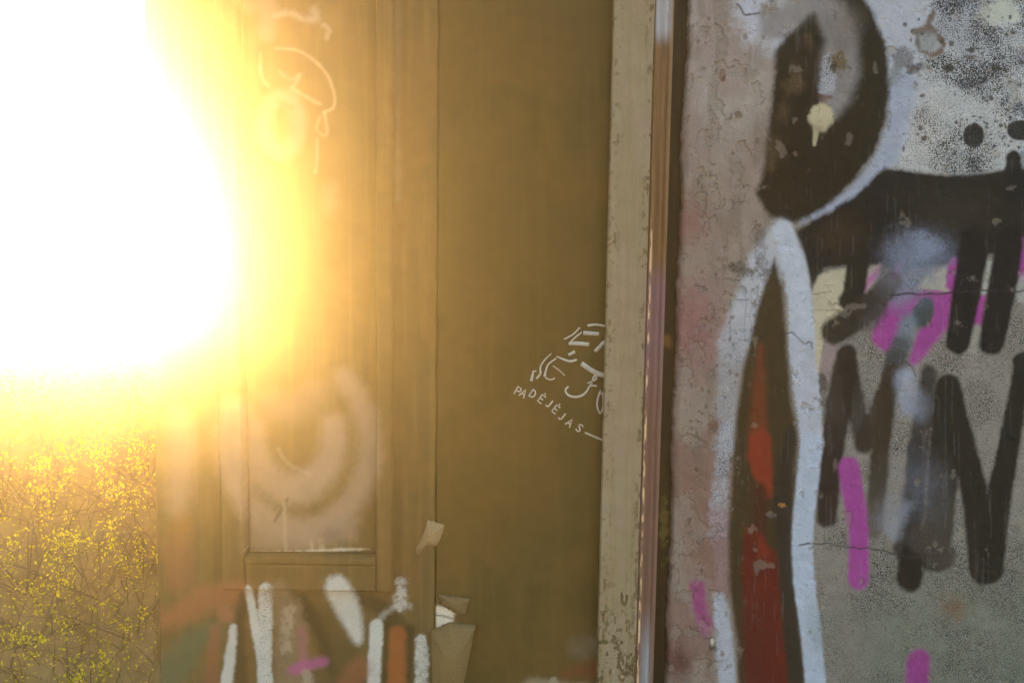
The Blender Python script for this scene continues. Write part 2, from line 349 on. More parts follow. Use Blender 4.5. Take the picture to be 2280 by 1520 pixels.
    c.poly([(1930, 600), (1962, 588), (1950, 630), (1925, 655), (1918, 650)], P(158, 148, 128), 6, 0.95, 6)
    c.poly([(1962, 590), (1950, 620), (1916, 662), (1930, 618)], P(164, 92, 142), 7, 0.9, 6)
    c.stroke([(1985, 600), (2010, 585)], 40, P(70, 66, 66), 14, 0.8, 8); c.stroke([(1990, 616), (2006, 590)], 14, P(170, 92, 150), 8, 0.7, 6)
    # magenta ring and its grey core
    c.stroke([(2105, 655), (2050, 668), (1996, 690), (1968, 748)], 58, MAG, 8, 1, 6, k=0.05); c.stroke([(2112, 640), (2100, 700), (2062, 752), (2036, 800)], [40, 56, 46, 26], MAG, 9, 1, 6, k=0.1)
    c.stroke([(1975, 700), (1976, 760)], 40, MAG, 9, 0.95, 6); c.blob((2056, 696), (25, 38), P(64, 72, 72), 0.3, 1.0, 0.25, 0.1, 0.25); c.stroke([(2022, 716), (2010, 770)], 36, P(104, 118, 128), 13, 0.85, 8, k=0.1)
    c.poly([(2036, 645), (2066, 610), (2110, 590), (2112, 648)], P(166, 160, 144), 6, 1, 5, k=0.05)
    c.poly([(2108, 590), (2120, 574), (2146, 576), (2140, 620), (2128, 648), (2106, 640)], MAG, 6, 1, 4)
    c.poly([(2186, 580), (2210, 580), (2204, 620), (2196, 655), (2178, 655)], P(160, 162, 150), 5, 1, 4, k=0.05)
    c.poly([(2172, 658), (2198, 658), (2188, 725), (2162, 725)], MAG, 6, 1, 4); c.poly([(2160, 725), (2188, 725), (2172, 790), (2150, 780)], P(150, 146, 134), 7, 0.9, 5, k=0.3)
    c.poly([(2268, 530), (2330, 520), (2320, 600), (2256, 640)], MAG, 6, 1, 4)
    c.poly([(2258, 620), (2330, 590), (2330, 700), (2250, 660)], P(160, 160, 152), 8, 0.8, 6, k=0.3)
    # spray cloud, blue grey
    for pt, r_, al in (((2046, 560), (92, 60), 0.75), ((2040, 590), (70, 60), 0.8), ((1990, 640), (50, 50), 0.6), ((2010, 655), (70, 40), 0.6)):
        c.blob(pt, r_, P(112, 120, 138), 0.95, al, 0.35, 0.3)
    c.blob((2055, 550), (46, 34), P(130, 140, 160), 0.95, 0.7, 0.5, 0.2)
    # black foot strokes
    c.stroke([(1910, 580), (1902, 650), (1886, 668)], [50, 48, 40], P(36, 33, 28), 6, 1, 4); c.stroke([(1986, 626), (1930, 690), (1858, 738)], [46, 62, 60], P(50, 44, 37), 7, 1, 5, fade=(0.55, 0.95, 1, 1))
    c.stroke([(1960, 690), (1935, 720)], 40, P(70, 64, 64), 12, 0.7, 10)
    c.stroke([(2172, 540), (2152, 650), (2132, 762)], [66, 64, 54], BLACK, 6, 1, 3); c.stroke([(2248, 540), (2228, 660), (2208, 762)], [62, 64, 58], BLACK, 6, 1, 3)
    c.stroke([(2330, 440), (2300, 600), (2285, 800)], [40, 20, 12], BLACK, 6, 0.0, 3)
    # letters M I N
    c.stroke([(1994, 800), (1968, 940), (1944, 1180)], [46, 44, 42], P(56, 48, 38), 8, 1, 5, fade=(0.95, 1, 1, 1, 0.9, 0.7)); c.stroke([(2006, 770), (1986, 830)], 46, P(62, 68, 70), 12, 0.8, 9, k=0.3)
    c.stroke([(1990, 830), (1960, 910), (1925, 985)], [46, 48, 46], P(58, 48, 37), 8, 0.95, 5); c.stroke([(1886, 800), (1905, 900), (1922, 985)], [40, 48, 44], P(52, 46, 40), 8, 1, 5, fade=(1, 1, 0.92, 0.92, 1))
    c.stroke([(1886, 788), (1868, 900), (1850, 1020), (1841, 1150)], [46, 62, 54, 48], P(44, 37, 31), 7, 1, 4, fade=(1, 0.92, 1, 1))
    c.stroke([(1985, 1130), (1970, 1160)], 50, P(126, 130, 142), 22, 0.45, 12)
    c.stroke([(2068, 830), (2054, 930), (2044, 1010)], [40, 46, 44], P(60, 56, 52), 8, 1, 5); c.stroke([(2018, 840), (2022, 900)], 44, P(146, 152, 166), 18, 0.8, 8, k=0.05); c.blob((2045, 905), (32, 40), P(120, 126, 138), 0.9, 0.6, 0.4, 0.05)
    c.stroke([(2110, 860), (2104, 1000), (2096, 1120), (2080, 1240)], [56, 74, 66, 70], P(42, 38, 33), 7, 1, 4, fade=(1, 1, 0.95, 0.86, 0.92))
    c.stroke([(2044, 1000), (2034, 1130), (2018, 1220)], [46, 54, 62], P(50, 47, 45), 9, 0.97, 5); c.blob((2050, 1080), (62, 80), P(100, 105, 118), 0.95, 0.42, 0.4, 0.15); c.stroke([(2016, 1130), (1990, 1190)], 26, P(136, 140, 150), 14, 0.65, 8)
    c.stroke([(2030, 1240), (2026, 1286)], [56, 62], P(34, 32, 28), 8, 1, 4); c.stroke([(2052, 1200), (2100, 1238)], 62, P(66, 58, 52), 9, 0.95, 6, k=0.15)
    c.stroke([(2112, 864), (2140, 980), (2170, 1100), (2190, 1270)], [54, 60, 62, 66], P(38, 35, 30), 7, 1, 4); c.stroke([(2206, 1270), (2222, 1120), (2252, 960), (2278, 806)], [58, 58, 46, 40], P(34, 32, 27), 6, 1, 4)
    c.stroke([(2278, 806), (2330, 1000), (2360, 1200)], 46, P(34, 32, 27), 6, 1, 4)
    # white arch
    c.stroke([(1740, 508), (1706, 590), (1668, 690), (1634, 775)], [40, 84, 80, 64], P(168, 170, 176), 11, 0.95, 6, k=0.08); c.stroke([(1634, 760), (1622, 870), (1614, 990)], [66, 46, 42], P(152, 152, 156), 16, 0.8, 10, k=0.3, dry=0.25)
    c.stroke([(1614, 960), (1606, 1060), (1598, 1180)], [40, 34, 40], P(162, 164, 172), 9, 0.85, 10, k=0.45, dry=0.4); c.stroke([(1600, 1150), (1606, 1260), (1600, 1330)], [44, 30, 24], P(146, 116, 118), 12, 0.7, 10, k=0.25, dry=0.3)
    c.stroke([(1602, 1330), (1612, 1420), (1622, 1580)], [24, 40, 40], P(166, 168, 176), 6, 0.95, 8, k=0.25)
    c.poly([(1725, 572), (1742, 640), (1752, 760), (1760, 880), (1776, 960), (1772, 1080), (1760, 1200), (1768, 1300), (1780, 1400), (1800, 1580), (1646, 1580), (1640, 1420), (1624, 1300), (1622, 1180), (1632, 1040), (1640, 920), (1655, 820), (1678, 720), (1702, 630)], P(60, 49, 30), 8, 1, 4)
    c.stroke([(1760, 960), (1742, 1100), (1752, 1300), (1770, 1500)], [20, 40, 32, 40], P(44, 40, 34), 9, 0.9, 4)
    c.stroke([(1694, 770), (1690, 860), (1688, 960)], [12, 26, 46], P(104, 54, 32), 10, 0.95, 5)
    c.poly([(1668, 970), (1690, 950), (1716, 970), (1720, 1040), (1718, 1105), (1704, 1108), (1682, 1070), (1664, 1020)], P(126, 50, 31), 8, 1, 4)
    c.stroke([(1690, 1090), (1694, 1130), (1686, 1190)], [34, 30, 44], P(66, 36, 24), 10, 0.9, 5)
    c.poly([(1660, 1170), (1685, 1170), (1712, 1220), (1730, 1226), (1738, 1340), (1760, 1580), (1664, 1580), (1658, 1400), (1650, 1250)], P(90, 31, 20), 7, 1, 4)
    c.poly([(1690, 1190), (1712, 1220), (1712, 1250), (1690, 1240)], P(122, 42, 28), 12, 0.7, 4); c.stroke([(1670, 1380), (1690, 1580)], 50, P(78, 32, 24), 22, 0.6, 6)
    c.stroke([(1744, 512), (1768, 590), (1782, 680), (1786, 780)], [44, 54, 54, 58], P(174, 179, 188), 5, 1, 4, k=0.03); c.stroke([(1786, 780), (1800, 900), (1808, 990)], [58, 56, 50], P(170, 173, 182), 5, 1, 6, k=0.16)
    c.stroke([(1808, 985), (1796, 1090), (1788, 1180), (1790, 1290), (1806, 1410), (1820, 1580)], [50, 48, 46, 48, 46, 46], P(168, 176, 190), 4.5, 1, 3, k=0.02)
    c.blob((1743, 1123), (9, 7), P(150, 104, 52), 0.3, 1, 0.9)
    c.crack([(1752, 745), (1770, 740), (1790, 762), (1806, 760), (1810, 775)], P(70, 62, 60), 3, 6, 0.8, 8)
    c.stroke([(1690, 520), (1700, 600)], 24, P(84, 78, 74), 8, 0.5, 16, dry=0.7, k=0.3); c.blob((1655, 600), (48, 18), P(84, 76, 62), 0.8, 0.8, 1.6, 0.5, 0.4)
    for x_ in (1596, 1628, 1662, 1674): c.crack([(x_, 640), (x_ - 4, 760)], P(120, 112, 116), 1.8, 3, 0.55, x_)
    c.crack([(1640, 667), (1668, 667)], P(90, 84, 88), 2.5, 2, 0.7, 9); c.crack([(1645, 757), (1662, 757)], P(80, 72, 70), 3, 2, 0.8, 10)
    # magenta drips and small marks
    c.stroke([(1890, 1040), (1905, 1130), (1912, 1200), (1912, 1290)], [48, 48, 44, 46], MAG, 7, 1, 4, k=0.02); c.stroke([(2046, 1470), (2036, 1600)], [52, 60], P(140, 60, 122), 9, 1, 4); c.stroke([(1554, 1305), (1560, 1360), (1576, 1405)], [30, 30, 26], P(142, 62, 112), 12, 0.9, 7)
    c.blob((2125, 1350), (36, 34), P(120, 84, 56), 0.9, 0.75, 0.8, 0.5); c.blob((1830, 1400), (40, 80), P(104, 116, 98), 0.9, 0.4, 0.4)
    # horizontal hairline cracks of the render coat
    K = P(48, 44, 40)
    c.crack([(1780, 1210), (1840, 1212), (1900, 1218), (1960, 1226), (2030, 1240), (2090, 1235)], K, 3.5, 6, 0.85, 11); c.crack([(1980, 656), (2060, 654), (2130, 650), (2220, 648), (2330, 645)], K, 4, 4, 0.85, 12)
    c.crack([(2120, 1262), (2200, 1270), (2300, 1276)], K, 3, 6, 0.7, 13); c.crack([(1990, 800), (2030, 812), (2040, 840)], K, 3, 6, 0.7, 14); c.crack([(2100, 815), (2140, 790)], K, 3, 6, 0.6, 15)
    c.crack([(1500, 20), (1580, 40)], K, 2, 6, 0.3, 16)
    # stains and pits
    for k_ in range(70):
        q = np.random.default_rng(300 + k_); c.blob((q.uniform(1510, 1700), q.uniform(0, 1520)), (q.uniform(2, 6), q.uniform(3, 9)), P(86, 68, 54), 0.5, 0.6, 1.0, 0.2)
    c.blob((1608, 168), (9, 16), P(104, 72, 56), 0.4, 0.9, 0.6); c.blob((1645, 255), (9, 9), P(100, 78, 64), 0.4, 0.8, 0.8)
    c.blob((1590, 950), (18, 22), P(112, 76, 58), 0.8, 0.7, 0.8); c.blob((1582, 1430), (14, 20), P(60, 54, 44), 0.5, 0.8, 1.4); c.blob((1586, 1428), (6, 9), P(186, 178, 160), 0.4, 0.9, 0.8)
    # flaked paint: small islands down to the grey render, each with a dark broken rim
    fl = fbm(px / 30, py / 38, 141, 4) + 0.10 * (fbm(px / 260, py / 260, 143, 2) - 0.5) - 0.075 + 0.10 * (1 - sstep(1600, 1720, px)) + 0.08 * sstep(1990, 2060, px) * (1 - sstep(170, 240, py))
    rim = sstep(0.655, 0.675, fl) * (1 - sstep(0.675, 0.70, fl)); core = sstep(0.68, 0.70, fl)
    c.over(core * 0.35, P(136, 126, 112), 0.25); c.over(rim * 0.5, P(70, 60, 50), 0.2)
    sc_ = sstep(0.70, 0.78, fbm(px / 5, py / 90, 145, 3)); c.over(sc_ * 0.10, P(150, 144, 138))
    c.k = c.k * (0.62 + 0.62 * sstep(0.25, 0.75, fbm((px + 0.6 * py) / 70, (py - 0.6 * px) / 70, 151, 5))) * (0.8 + 0.4 * vnoise((px + py) / 9, (py - px) / 9, 153))
    c.c = c.c * 0.93
    c.h = 0.0006 * c.n1 - 0.0022 * core
    return c
def relief_wall(X, Z):
    r = 0.0022 * (fbm(X * 9, Z * 9, 61, 3) - 0.5) + 0.0010 * (fbm(X * 90, Z * 90, 63, 3) - 0.5)
    pit = sstep(0.66, 0.76, fbm(X * 55, Z * 55, 65, 3))
    return (r + 0.0015 * pit).ravel() + 0.010 * (np.clip(1 - (X - WX0) / 0.014, 0, 1) ** 2).ravel()
WX0 = on_plane(1510, 760, YW).x; zt = on_plane(1800, -30, YW).z; zb = on_plane(1800, 1550, YW).z; WX1 = on_plane(2320, 760, YW).x
def rough_edge(z): return 0.014 * (fbm(z * 9, z * 0 + 3, 71, 5) - 0.5) + 0.007 * (fbm(z * 60, z * 0 + 9, 73, 3) - 0.5)
stp = YW * 2.1 / F
graffiti_wall = slab('plaster_wall', M_plaster, None, np.concatenate([span(WX0, WX1, stp), span(WX1, 2.6, 0.05)[1:]]), np.concatenate([span(-0.02, zb, 0.03)[:-1], span(zb, zt, stp), span(zt, ZTOP, 0.03)[1:]]), YW, 0.26, paint_wall, relief_wall, rough_edge, 0.003)
tag(graffiti_wall, 'grey speckled plaster wall sprayed with black, white, red and magenta graffiti letters', 'wall')

# ---- brown flat wall panel between door and post
YB = YW + 0.020
BROWN = np.array([0.125, 0.072, 0.018])
X970 = on_plane(972, 760, YB).x; X1345 = on_plane(1372, 760, YB).x
def paint_brown(px, py):
    c = Canvas(px, py, BROWN, 0.03); n = fbm(px / 130, py / 70, 81, 4)
    c.over(sstep(0.42, 0.66, n) * 0.5, BROWN * np.array([1.2, 1.05, 1.0])); c.over(sstep(0.5, 0.7, fbm(px / 90, py / 120, 83, 4)) * 0.5, BROWN * np.array([0.68, 0.8, 0.7]))
    c.over(0.25 * sstep(0.55, 0.7, fbm(px / 10, py / 260, 85, 3)), BROWN * 1.25)
    c.stroke([(1290, 1445), (1360, 1430)], 46, P(104, 92, 72), 22, 0.7, 12); c.stroke([(1260, 1500), (1370, 1480)], [20, 50], P(112, 62, 38), 16, 0.7, 12)
    c.blob((1232, 1516), (12, 12), P(150, 140, 118), 0.4, 0.8, 0.5); c.stroke([(1180, 1530), (1300, 1540)], 40, P(130, 120, 96), 10, 0.8, 10)
    c.blob((985, 1372), (30, 26), P(196, 186, 166), 0.3, 1, 0.5, 0.15); c.stroke([(964, 1386), (950, 1400)], [16, 8], P(180, 160, 120), 5, 0.8, 6)
    c.crack([(962, 1366), (990, 1372), (1012, 1378)], P(60, 48, 34), 3, 3, 0.8, 20)
    return c
stpd = YW * 3.2 / F
zt2 = on_plane(700, -30, YB).z; zb2 = on_plane(700, 1550, YB).z
ZD = np.concatenate([span(0.0, zb2, 0.04)[:-1], span(zb2, zt2, stpd), span(zt2, ZTOP, 0.04)[1:]])
brown_wall = slab('brown_wall', M_door, None, span(X970 + 0.0015, X1345 + 0.075, stpd), ZD, YB, 0.20, paint_brown, lambda X, Z: 0.002 * (fbm(X * 6, Z * 6, 87, 3) - 0.5).ravel(), None, 0.002)
tag(brown_wall, 'smooth dull brown wall section between the hazy door and the cream post', 'wall')

# ================================================================ DOOR with raised frame
YD = YW + 0.016
door = empty('painted_door', (on_plane(650, 760, YD).x, YD + 0.02, 0.02), 'brown panelled door with faded white graffiti beside the sunset opening', 'door')
DW = np.array([0.42, 0.30, 0.20]); DB = np.array([0.15, 0.088, 0.028]); DP = np.array([0.26, 0.165, 0.11])
def paint_door(px, py):
    c = Canvas(px, py, DB, 0.05); n = fbm(px / 110, py / 160, 91, 4)
    c.over(sstep(0.45, 0.7, n) * 0.5, DB * np.array([1.5, 1.2, 1.1])); c.over(sstep(0.5, 0.7, fbm(px / 12, py / 300, 93, 3)) * 0.35, DB * 1.5)
    # upper loops
    c.stroke([(585, -20), (598, 40), (592, 70)], [60, 36, 40], DP * 1.1, 14, 0.85, 6); c.stroke([(530, -10), (560, 20)], 26, DP, 12, 0.7, 6)
    c.stroke([(612, 35), (650, 30), (680, 45), (704, 40), (700, 22)], [12, 14, 14, 18, 14], DW, 8, 0.9, 6); c.stroke([(722, 58), (732, 66), (728, 84)], 12, DW, 5, 0.8, 5)
    c.stroke([(615, 108), (660, 112), (700, 135), (730, 170), (745, 215), (742, 240), (722, 250)], 6, DW, 3, 0.9, 2); c.stroke([(580, 120), (582, 170), (598, 192)], 7, DW, 3, 0.7, 3)
    c.stroke([(622, 160), (650, 178), (668, 165)], 6, DW, 3, 0.7, 3); c.stroke([(648, 195), (680, 215), (712, 232)], 7, DW, 3, 0.85, 3); c.stroke([(668, 168), (650, 200)], 7, DW, 3, 0.7, 3)
    c.stroke([(722, 250), (728, 300), (705, 290), (712, 262)], 6, DW, 3, 0.7, 2); c.stroke([(706, 310), (706, 360), (702, 385)], 6, DW, 3, 0.7, 2)
    t = np.linspace(0, 2 * math.pi, 15); c.stroke(np.stack([628 + 38 * np.cos(t), 278 + 62 * np.sin(t)], 1), 34, DP * 1.35, 13, 0.95, 6)
    c.stroke([(620, 226), (648, 240)], 10, DB, 6, 0.8, 4); c.blob((735, 440), (24, 45), DP, 0.9, 0.6, 0.3)
    for k_ in range(5): c.stroke([(400 + 22 * k_, 20), (402 + 22 * k_, 260)], 10, DP * 0.7, 10, 0.25, 6)
    c.stroke([(880, -20), (884, 190), (886, 440)], 14, DP * 0.9, 8, 0.5, 6)
    # big blurred ring
    t = np.linspace(-0.9, math.pi + 0.4, 16); c.stroke(np.stack([668 + 156 * np.cos(t), 990 + 190 * np.sin(t)], 1), np.linspace(46, 66, 16), DP * 1.35, 20, 0.95, 8)
    t = np.linspace(-0.2, math.pi + 0.2, 12); c.stroke(np.stack([652 + 92 * np.cos(t), 970 + 118 * np.sin(t)], 1), [54, 60, 62, 66, 72, 76, 76, 70, 66, 60, 56, 50], DP * 1.45, 20, 0.95, 8)
    c.poly([(540, 1140), (640, 1170), (800, 1150), (790, 1200), (700, 1222), (600, 1225), (542, 1226)], DP * 1.3, 18, 0.75, 8); c.stroke([(705, 880), (660, 905), (610, 900)], 60, DP * 1.1, 30, 0.6, 10)
    c.stroke([(620, 1000), (640, 1030), (690, 1055)], 8, DW, 4, 0.6, 4); c.stroke([(612, 1160), (640, 1110)], 6, DB, 3, 0.7, 4); c.stroke([(632, 1120), (636, 1222)], 7, DW, 3, 0.6, 3)
    for x_ in (692, 710, 716): c.stroke([(x_, 1200), (x_ + 4, 1222)], 6, DW, 3, 0.7, 4)
    c.blob((736, 1190), (30, 20), DP * 0.7, 0.8, 0.6, 0.4)
    c.stroke([(545, 1226), (640, 1228), (760, 1223), (822, 1222)], [4, 2, 6, 2], np.array([0.6, 0.5, 0.38]), 2.5, 0.85, 3)  # thin pale line painted as the highlight along the rail ledge
    # left stile marks
    c.stroke([(398, 930), (404, 1020), (396, 1130)], [46, 66, 40], DP * 1.25, 22, 0.85, 10); c.blob((405, 1180), (30, 50), np.array([0.34, 0.14, 0.03]), 0.9, 0.6, 0.4)
    c.stroke([(395, 1210), (405, 1290)], 60, np.array([0.28, 0.10, 0.05]), 26, 0.6, 10); c.stroke([(370, 1380), (470, 1330), (540, 1320)], [40, 60, 50], np.array([0.36, 0.12, 0.055]), 20, 0.75, 10)
    c.stroke([(350, 1550), (420, 1440), (480, 1400)], [90, 60, 30], np.array([0.10, 0.13, 0.07]), 24, 0.7, 10); c.stroke([(478, 1400), (470, 1550)], 26, np.array([0.32, 0.11, 0.05]), 10, 0.7, 8)
    c.blob((505, 1370), (24, 22), np.array([0.40, 0.15, 0.08]), 0.8, 0.8, 0.4)
    # marks under the rail
    W2 = np.array([0.62, 0.53, 0.45])
    c.stroke([(640, 1330), (720, 1400), (800, 1560)], [40, 60, 70], DB * 0.35, 16, 0.85, 9); c.stroke([(545, 1330), (530, 1440), (540, 1560)], [26, 30, 30], DB * 0.4, 10, 0.7, 7)
    c.stroke([(800, 1330), (860, 1360), (905, 1420)], [34, 40, 30], DB * 0.4, 12, 0.75, 8); c.stroke([(862, 1390), (858, 1560)], 16, DB * 0.35, 6, 0.8, 5); c.stroke([(912, 1400), (908, 1560)], 22, DB * 0.4, 8, 0.8, 6)
    c.stroke([(520, 1395), (512, 1470), (496, 1560)], [16, 24, 24], W2, 5, 0.95, 4, k=0.05); c.stroke([(553, 1310), (572, 1410), (596, 1515)], [14, 22, 26], W2, 4, 1, 4, k=0.1); c.stroke([(592, 1310), (590, 1400), (588, 1515)], [30, 32, 30], W2, 4, 0.95, 4, k=0.25)
    c.stroke([(618, 1310), (650, 1400), (640, 1560)], [40, 70, 60], np.array([0.28, 0.17, 0.09]), 14, 0.8, 12, k=0.2); c.stroke([(645, 1360), (640, 1440)], 22, DW, 8, 0.7, 14, dry=0.6)
    c.stroke([(672, 1400), (676, 1480)], 18, np.array([0.38, 0.12, 0.12]), 9, 0.7, 8); c.stroke([(655, 1490), (690, 1480), (722, 1470)], [24, 26, 18], np.array([0.46, 0.10, 0.22]), 9, 0.85, 9); c.stroke([(684, 1500), (688, 1560)], 22, DW, 8, 0.8, 8)
    c.stroke([(752, 1310), (776, 1360), (796, 1420)], [58, 56, 26], W2, 10, 0.95, 7, k=0.12); c.stroke([(700, 1320), (760, 1440), (780, 1560)], [20, 50, 60], DB * 0.9, 18, 0.8, 8)
    c.stroke([(838, 1392), (834, 1470), (830, 1560)], 30, W2, 4, 1, 4, k=0.14); c.stroke([(884, 1410), (884, 1560)], [34, 46], np.array([0.36, 0.10, 0.025]), 9, 0.9, 6); c.stroke([(800, 1490), (770, 1540)], 50, np.array([0.30, 0.10, 0.04]), 16, 0.7, 8)
    c.stroke([(892, 1296), (896, 1345)], [24, 32], W2, 7, 0.85, 12, dry=0.5, k=0.2); c.stroke([(850, 1370), (890, 1345), (912, 1350)], 12, W2 * 0.8, 8, 0.6, 8); c.stroke([(938, 1425), (940, 1480), (936, 1560)], [24, 32, 24], W2, 4, 1, 6, k=0.25, dry=0.3)
    return c
flat = lambda X, Z: 0.0008 * (fbm(X * 7, Z * 7, 95, 3) - 0.5).ravel()
def sx(px, Y=YD): return on_plane(px, 760, Y).x
def sz(py, Y=YD): return on_plane(650, py, Y).z
leaf = slab('door_leaf', M_door, door, span(sx(338), X970 - 0.0015, stpd), ZD[ZD < 2.88], YD, 0.045, paint_door, flat, None, 0.002)
FD = 0.042  # thickness of the raised frame
zr0, zr1, ztr = sz(1316, YD - FD), sz(1240, YD - FD), sz(-330, YD - FD)
Zst = np.concatenate([span(zr0, zt2, stpd), span(zt2, ztr, 0.04)[1:]])
slab('frame_stile', M_door, door, span(sx(483, YD - FD), sx(536, YD - FD) - 0.001, stpd), Zst, YD - FD, FD - 0.001, paint_door, flat, None, 0.003)
slab('frame_stile', M_door, door, span(sx(836, YD - FD) + 0.001, sx(872, YD - FD), stpd), Zst, YD - FD, FD - 0.001, paint_door, flat, None, 0.003)
slab('bottom_rail', M_door, door, span(sx(536, YD - FD) + 0.0, sx(836, YD - FD), stpd), span(zr0 + 0.0005, zr1 - 0.02, stpd), YD - FD + 0.001, FD - 0.002, paint_door, flat, None, 0.003)
slab('rail_lip', M_door, door, span(sx(536, YD - FD) + 0.0, sx(836, YD - FD), stpd), span(zr1 - 0.0195, zr1, stpd), YD - FD - 0.002, FD + 0.001, paint_door, flat, None, 0.002)
slab('top_rail', M_door, door, span(sx(536, YD - FD) + 0.0, sx(836, YD - FD), stpd), span(ztr - 0.06, ztr - 0.0005, 0.02), YD - FD + 0.001, FD - 0.002, paint_door, flat, None, 0.003)
slab('door_panel', M_door, door, span(sx(536, YD - FD) + 0.0005, sx(836, YD - FD) - 0.0005, stpd), np.concatenate([span(zr1 + 0.0005, zt2, stpd), span(zt2, ztr - 0.061, 0.04)[1:]]), YD - 0.006, 0.005, paint_door, flat, None, 0.001)

# ---- torn paper on the brown wall
def paper(name, pts, Y, col, label, thick=0.0, cat='paper'):
    c = Canvas
    P3 = [on_plane(x, y, Y) for x, y in pts]; cx = sum((p.x for p in P3)) / len(P3); cz = sum((p.z for p in P3)) / len(P3)
    r_ = random.Random(len(name) + int(pts[0][0])); ring = []
    for a, b in zip(P3, P3[1:] + P3[:1]):
        n = max(2, int((b - a).length / 0.004))
        for k in range(n):
            q = a.lerp(b, k / n); ring.append((q.x + r_.gauss(0, .0006), Y - thick + r_.uniform(-0.0016, 0.0016), q.z + r_.gauss(0, .0006)))
    n = len(ring); V = [(cx, Y - thick - 0.0018, cz)] + ring + [(x, Y + 0.0012, z) for x, y, z in ring]
    T = [(0, 1 + (k + 1) % n, 1 + k) for k in range(n)]
    for k in range(n):
        a, b = 1 + k, 1 + (k + 1) % n; T += [(a, b, b + n), (a, b + n, a + n)]
    return tag(link(name, mesh_np(name, V, T), plain(name + '_card', col, 0.85, 0.45, 240)), label, cat)
paper('torn_paper', [(952, 1156), (990, 1168), (984, 1192), (972, 1214), (948, 1212), (930, 1236), (926, 1222), (938, 1200), (946, 1180)], YB - 0.003, (0.36, 0.22, 0.10), 'small torn tan paper scrap alone on the brown wall, highest of the scraps', 0.004)
paper('broken_board', [(962, 1402), (1000, 1384), (1058, 1390), (1048, 1440), (1036, 1500), (1020, 1580), (960, 1580), (964, 1500)], YB - 0.003, (0.24, 0.14, 0.05), 'splintered tan board piece with torn edges, low on the brown wall', 0.022, 'board')
paper('torn_paper', [(976, 1322), (1046, 1332), (1036, 1366), (1012, 1362), (985, 1344)], YB - 0.003, (0.20, 0.12, 0.045), 'slanted tan paper strip just above the splintered board piece', 0.006)

# ---- stencilled emblem, partly behind the post
emb = empty('stencil_emblem', tuple(on_plane(1290, 860, YB)), 'white stencilled face emblem with the word PADĖJĖJAS, cut off by the cream post', 'emblem')
M_ink = plain('white_stencil_paint', (0.56, 0.46, 0.37), 0.8, 0.55, 260); YI = YB - 0.0028
def ribbon(lines, Y=YI):
    V, Q = [], []
    for pts, w in lines:
        pts = [np.array(p, float) for p in pts]; w = np.broadcast_to(np.asarray(w, float), (len(pts),)); base = len(V)
        for k, p in enumerate(pts):
            a = pts[max(k - 1, 0)]; b = pts[min(k + 1, len(pts) - 1)]; d = b - a; d = d / max(np.hypot(*d), 1e-6); nrm = np.array([-d[1], d[0]])
            e = d * w[k] * 0.25 * (-1 if k == 0 else 1 if k == len(pts) - 1 else 0)
            for s_ in (-0.5, 0.5):
                q = on_plane(*(p + e + nrm * w[k] * s_), Y); V.append((q.x, Y, q.z))
            for s_ in (-0.5, 0.5):
                q = on_plane(*(p + e + nrm * w[k] * s_), Y); V.append((q.x, Y + 0.0012, q.z))
        for k in range(len(pts) - 1):
            o = base + 4 * k; Q += [(o, o + 1, o + 5, o + 4), (o, o + 4, o + 6, o + 2), (o + 1, o + 3, o + 7, o + 5)]
    return np.array(V), np.array(Q)
def e_(x, y): return (1120 + x * 280 / 1330, 680 + y * 320 / 1520)
def E(*p): return [e_(*q) for q in p]
face = [(E((900, 212), (980, 203), (1100, 220)), 5), (E((860, 290), (1005, 300)), 8), (E((700, 410), (760, 400), (900, 412)), [4, 8, 8]), (E((980, 480), (1060, 400), (1120, 350)), [7, 8, 6]),
        (E((650, 355), (740, 305), (810, 235)), 3), (E((700, 400), (760, 340), (830, 285)), 3), (E((700, 520), (755, 490)), 6), (E((570, 540), (640, 570), (710, 590), (775, 575)), [3, 4, 5, 5]),
        (E((355, 770), (395, 720), (395, 650), (440, 575), (510, 510)), [4, 4, 3.5, 3, 2]), (E((440, 745), (455, 680), (480, 620), (560, 560)), [5, 4, 3, 3]), (E((300, 790), (310, 740), (320, 690)), [6, 5, 3]),
        (E((325, 700), (350, 690)), 2.5), (E((450, 765), (500, 785), (545, 770)), 3), (E((530, 640), (600, 690), (650, 740)), 2), (E((840, 620), (960, 700), (1080, 745)), [10, 10, 10]),
        (E((690, 860), (660, 890), (680, 940), (750, 968), (840, 950), (890, 900), (920, 850), (985, 850)), [4, 4, 4.5, 5, 4.5, 4, 4, 4]), (E((930, 840), (950, 780), (970, 740), (990, 770), (950, 800), (900, 820)), 3.5),
        (E((1040, 900), (1010, 960), (995, 1050), (1025, 1140), (1060, 1080), (1060, 960), (1040, 900)), [6, 4, 3.5, 4, 4, 3.5, 5]), (E((870, 1345), (950, 1380), (1060, 1425)), 4)]
def smooth(pts, w):
    pts = [np.array(p, float) for p in pts]; w = np.broadcast_to(np.asarray(w, float), (len(pts),)); out, ow = [], []
    if len(pts) < 3: return pts, w
    for k in range(len(pts) - 1):
        p0, p1, p2, p3 = pts[max(k - 1, 0)], pts[k], pts[k + 1], pts[min(k + 2, len(pts) - 1)]
        for t in (0, .25, .5, .75):
            out.append(.5 * (2 * p1 + (p2 - p0) * t + (2 * p0 - 5 * p1 + 4 * p2 - p3) * t * t + (3 * p1 - p0 - 3 * p2 + p3) * t ** 3)); ow.append(w[k] + (w[k + 1] - w[k]) * t)
    return out + [pts[-1]], ow + [w[-1]]
for pts, w in face:
    V, Q = ribbon([smooth(pts, np.asarray(w, float) * 1.1)]); link('face_line', mesh_np('face_line', V, Q), M_ink, emb)
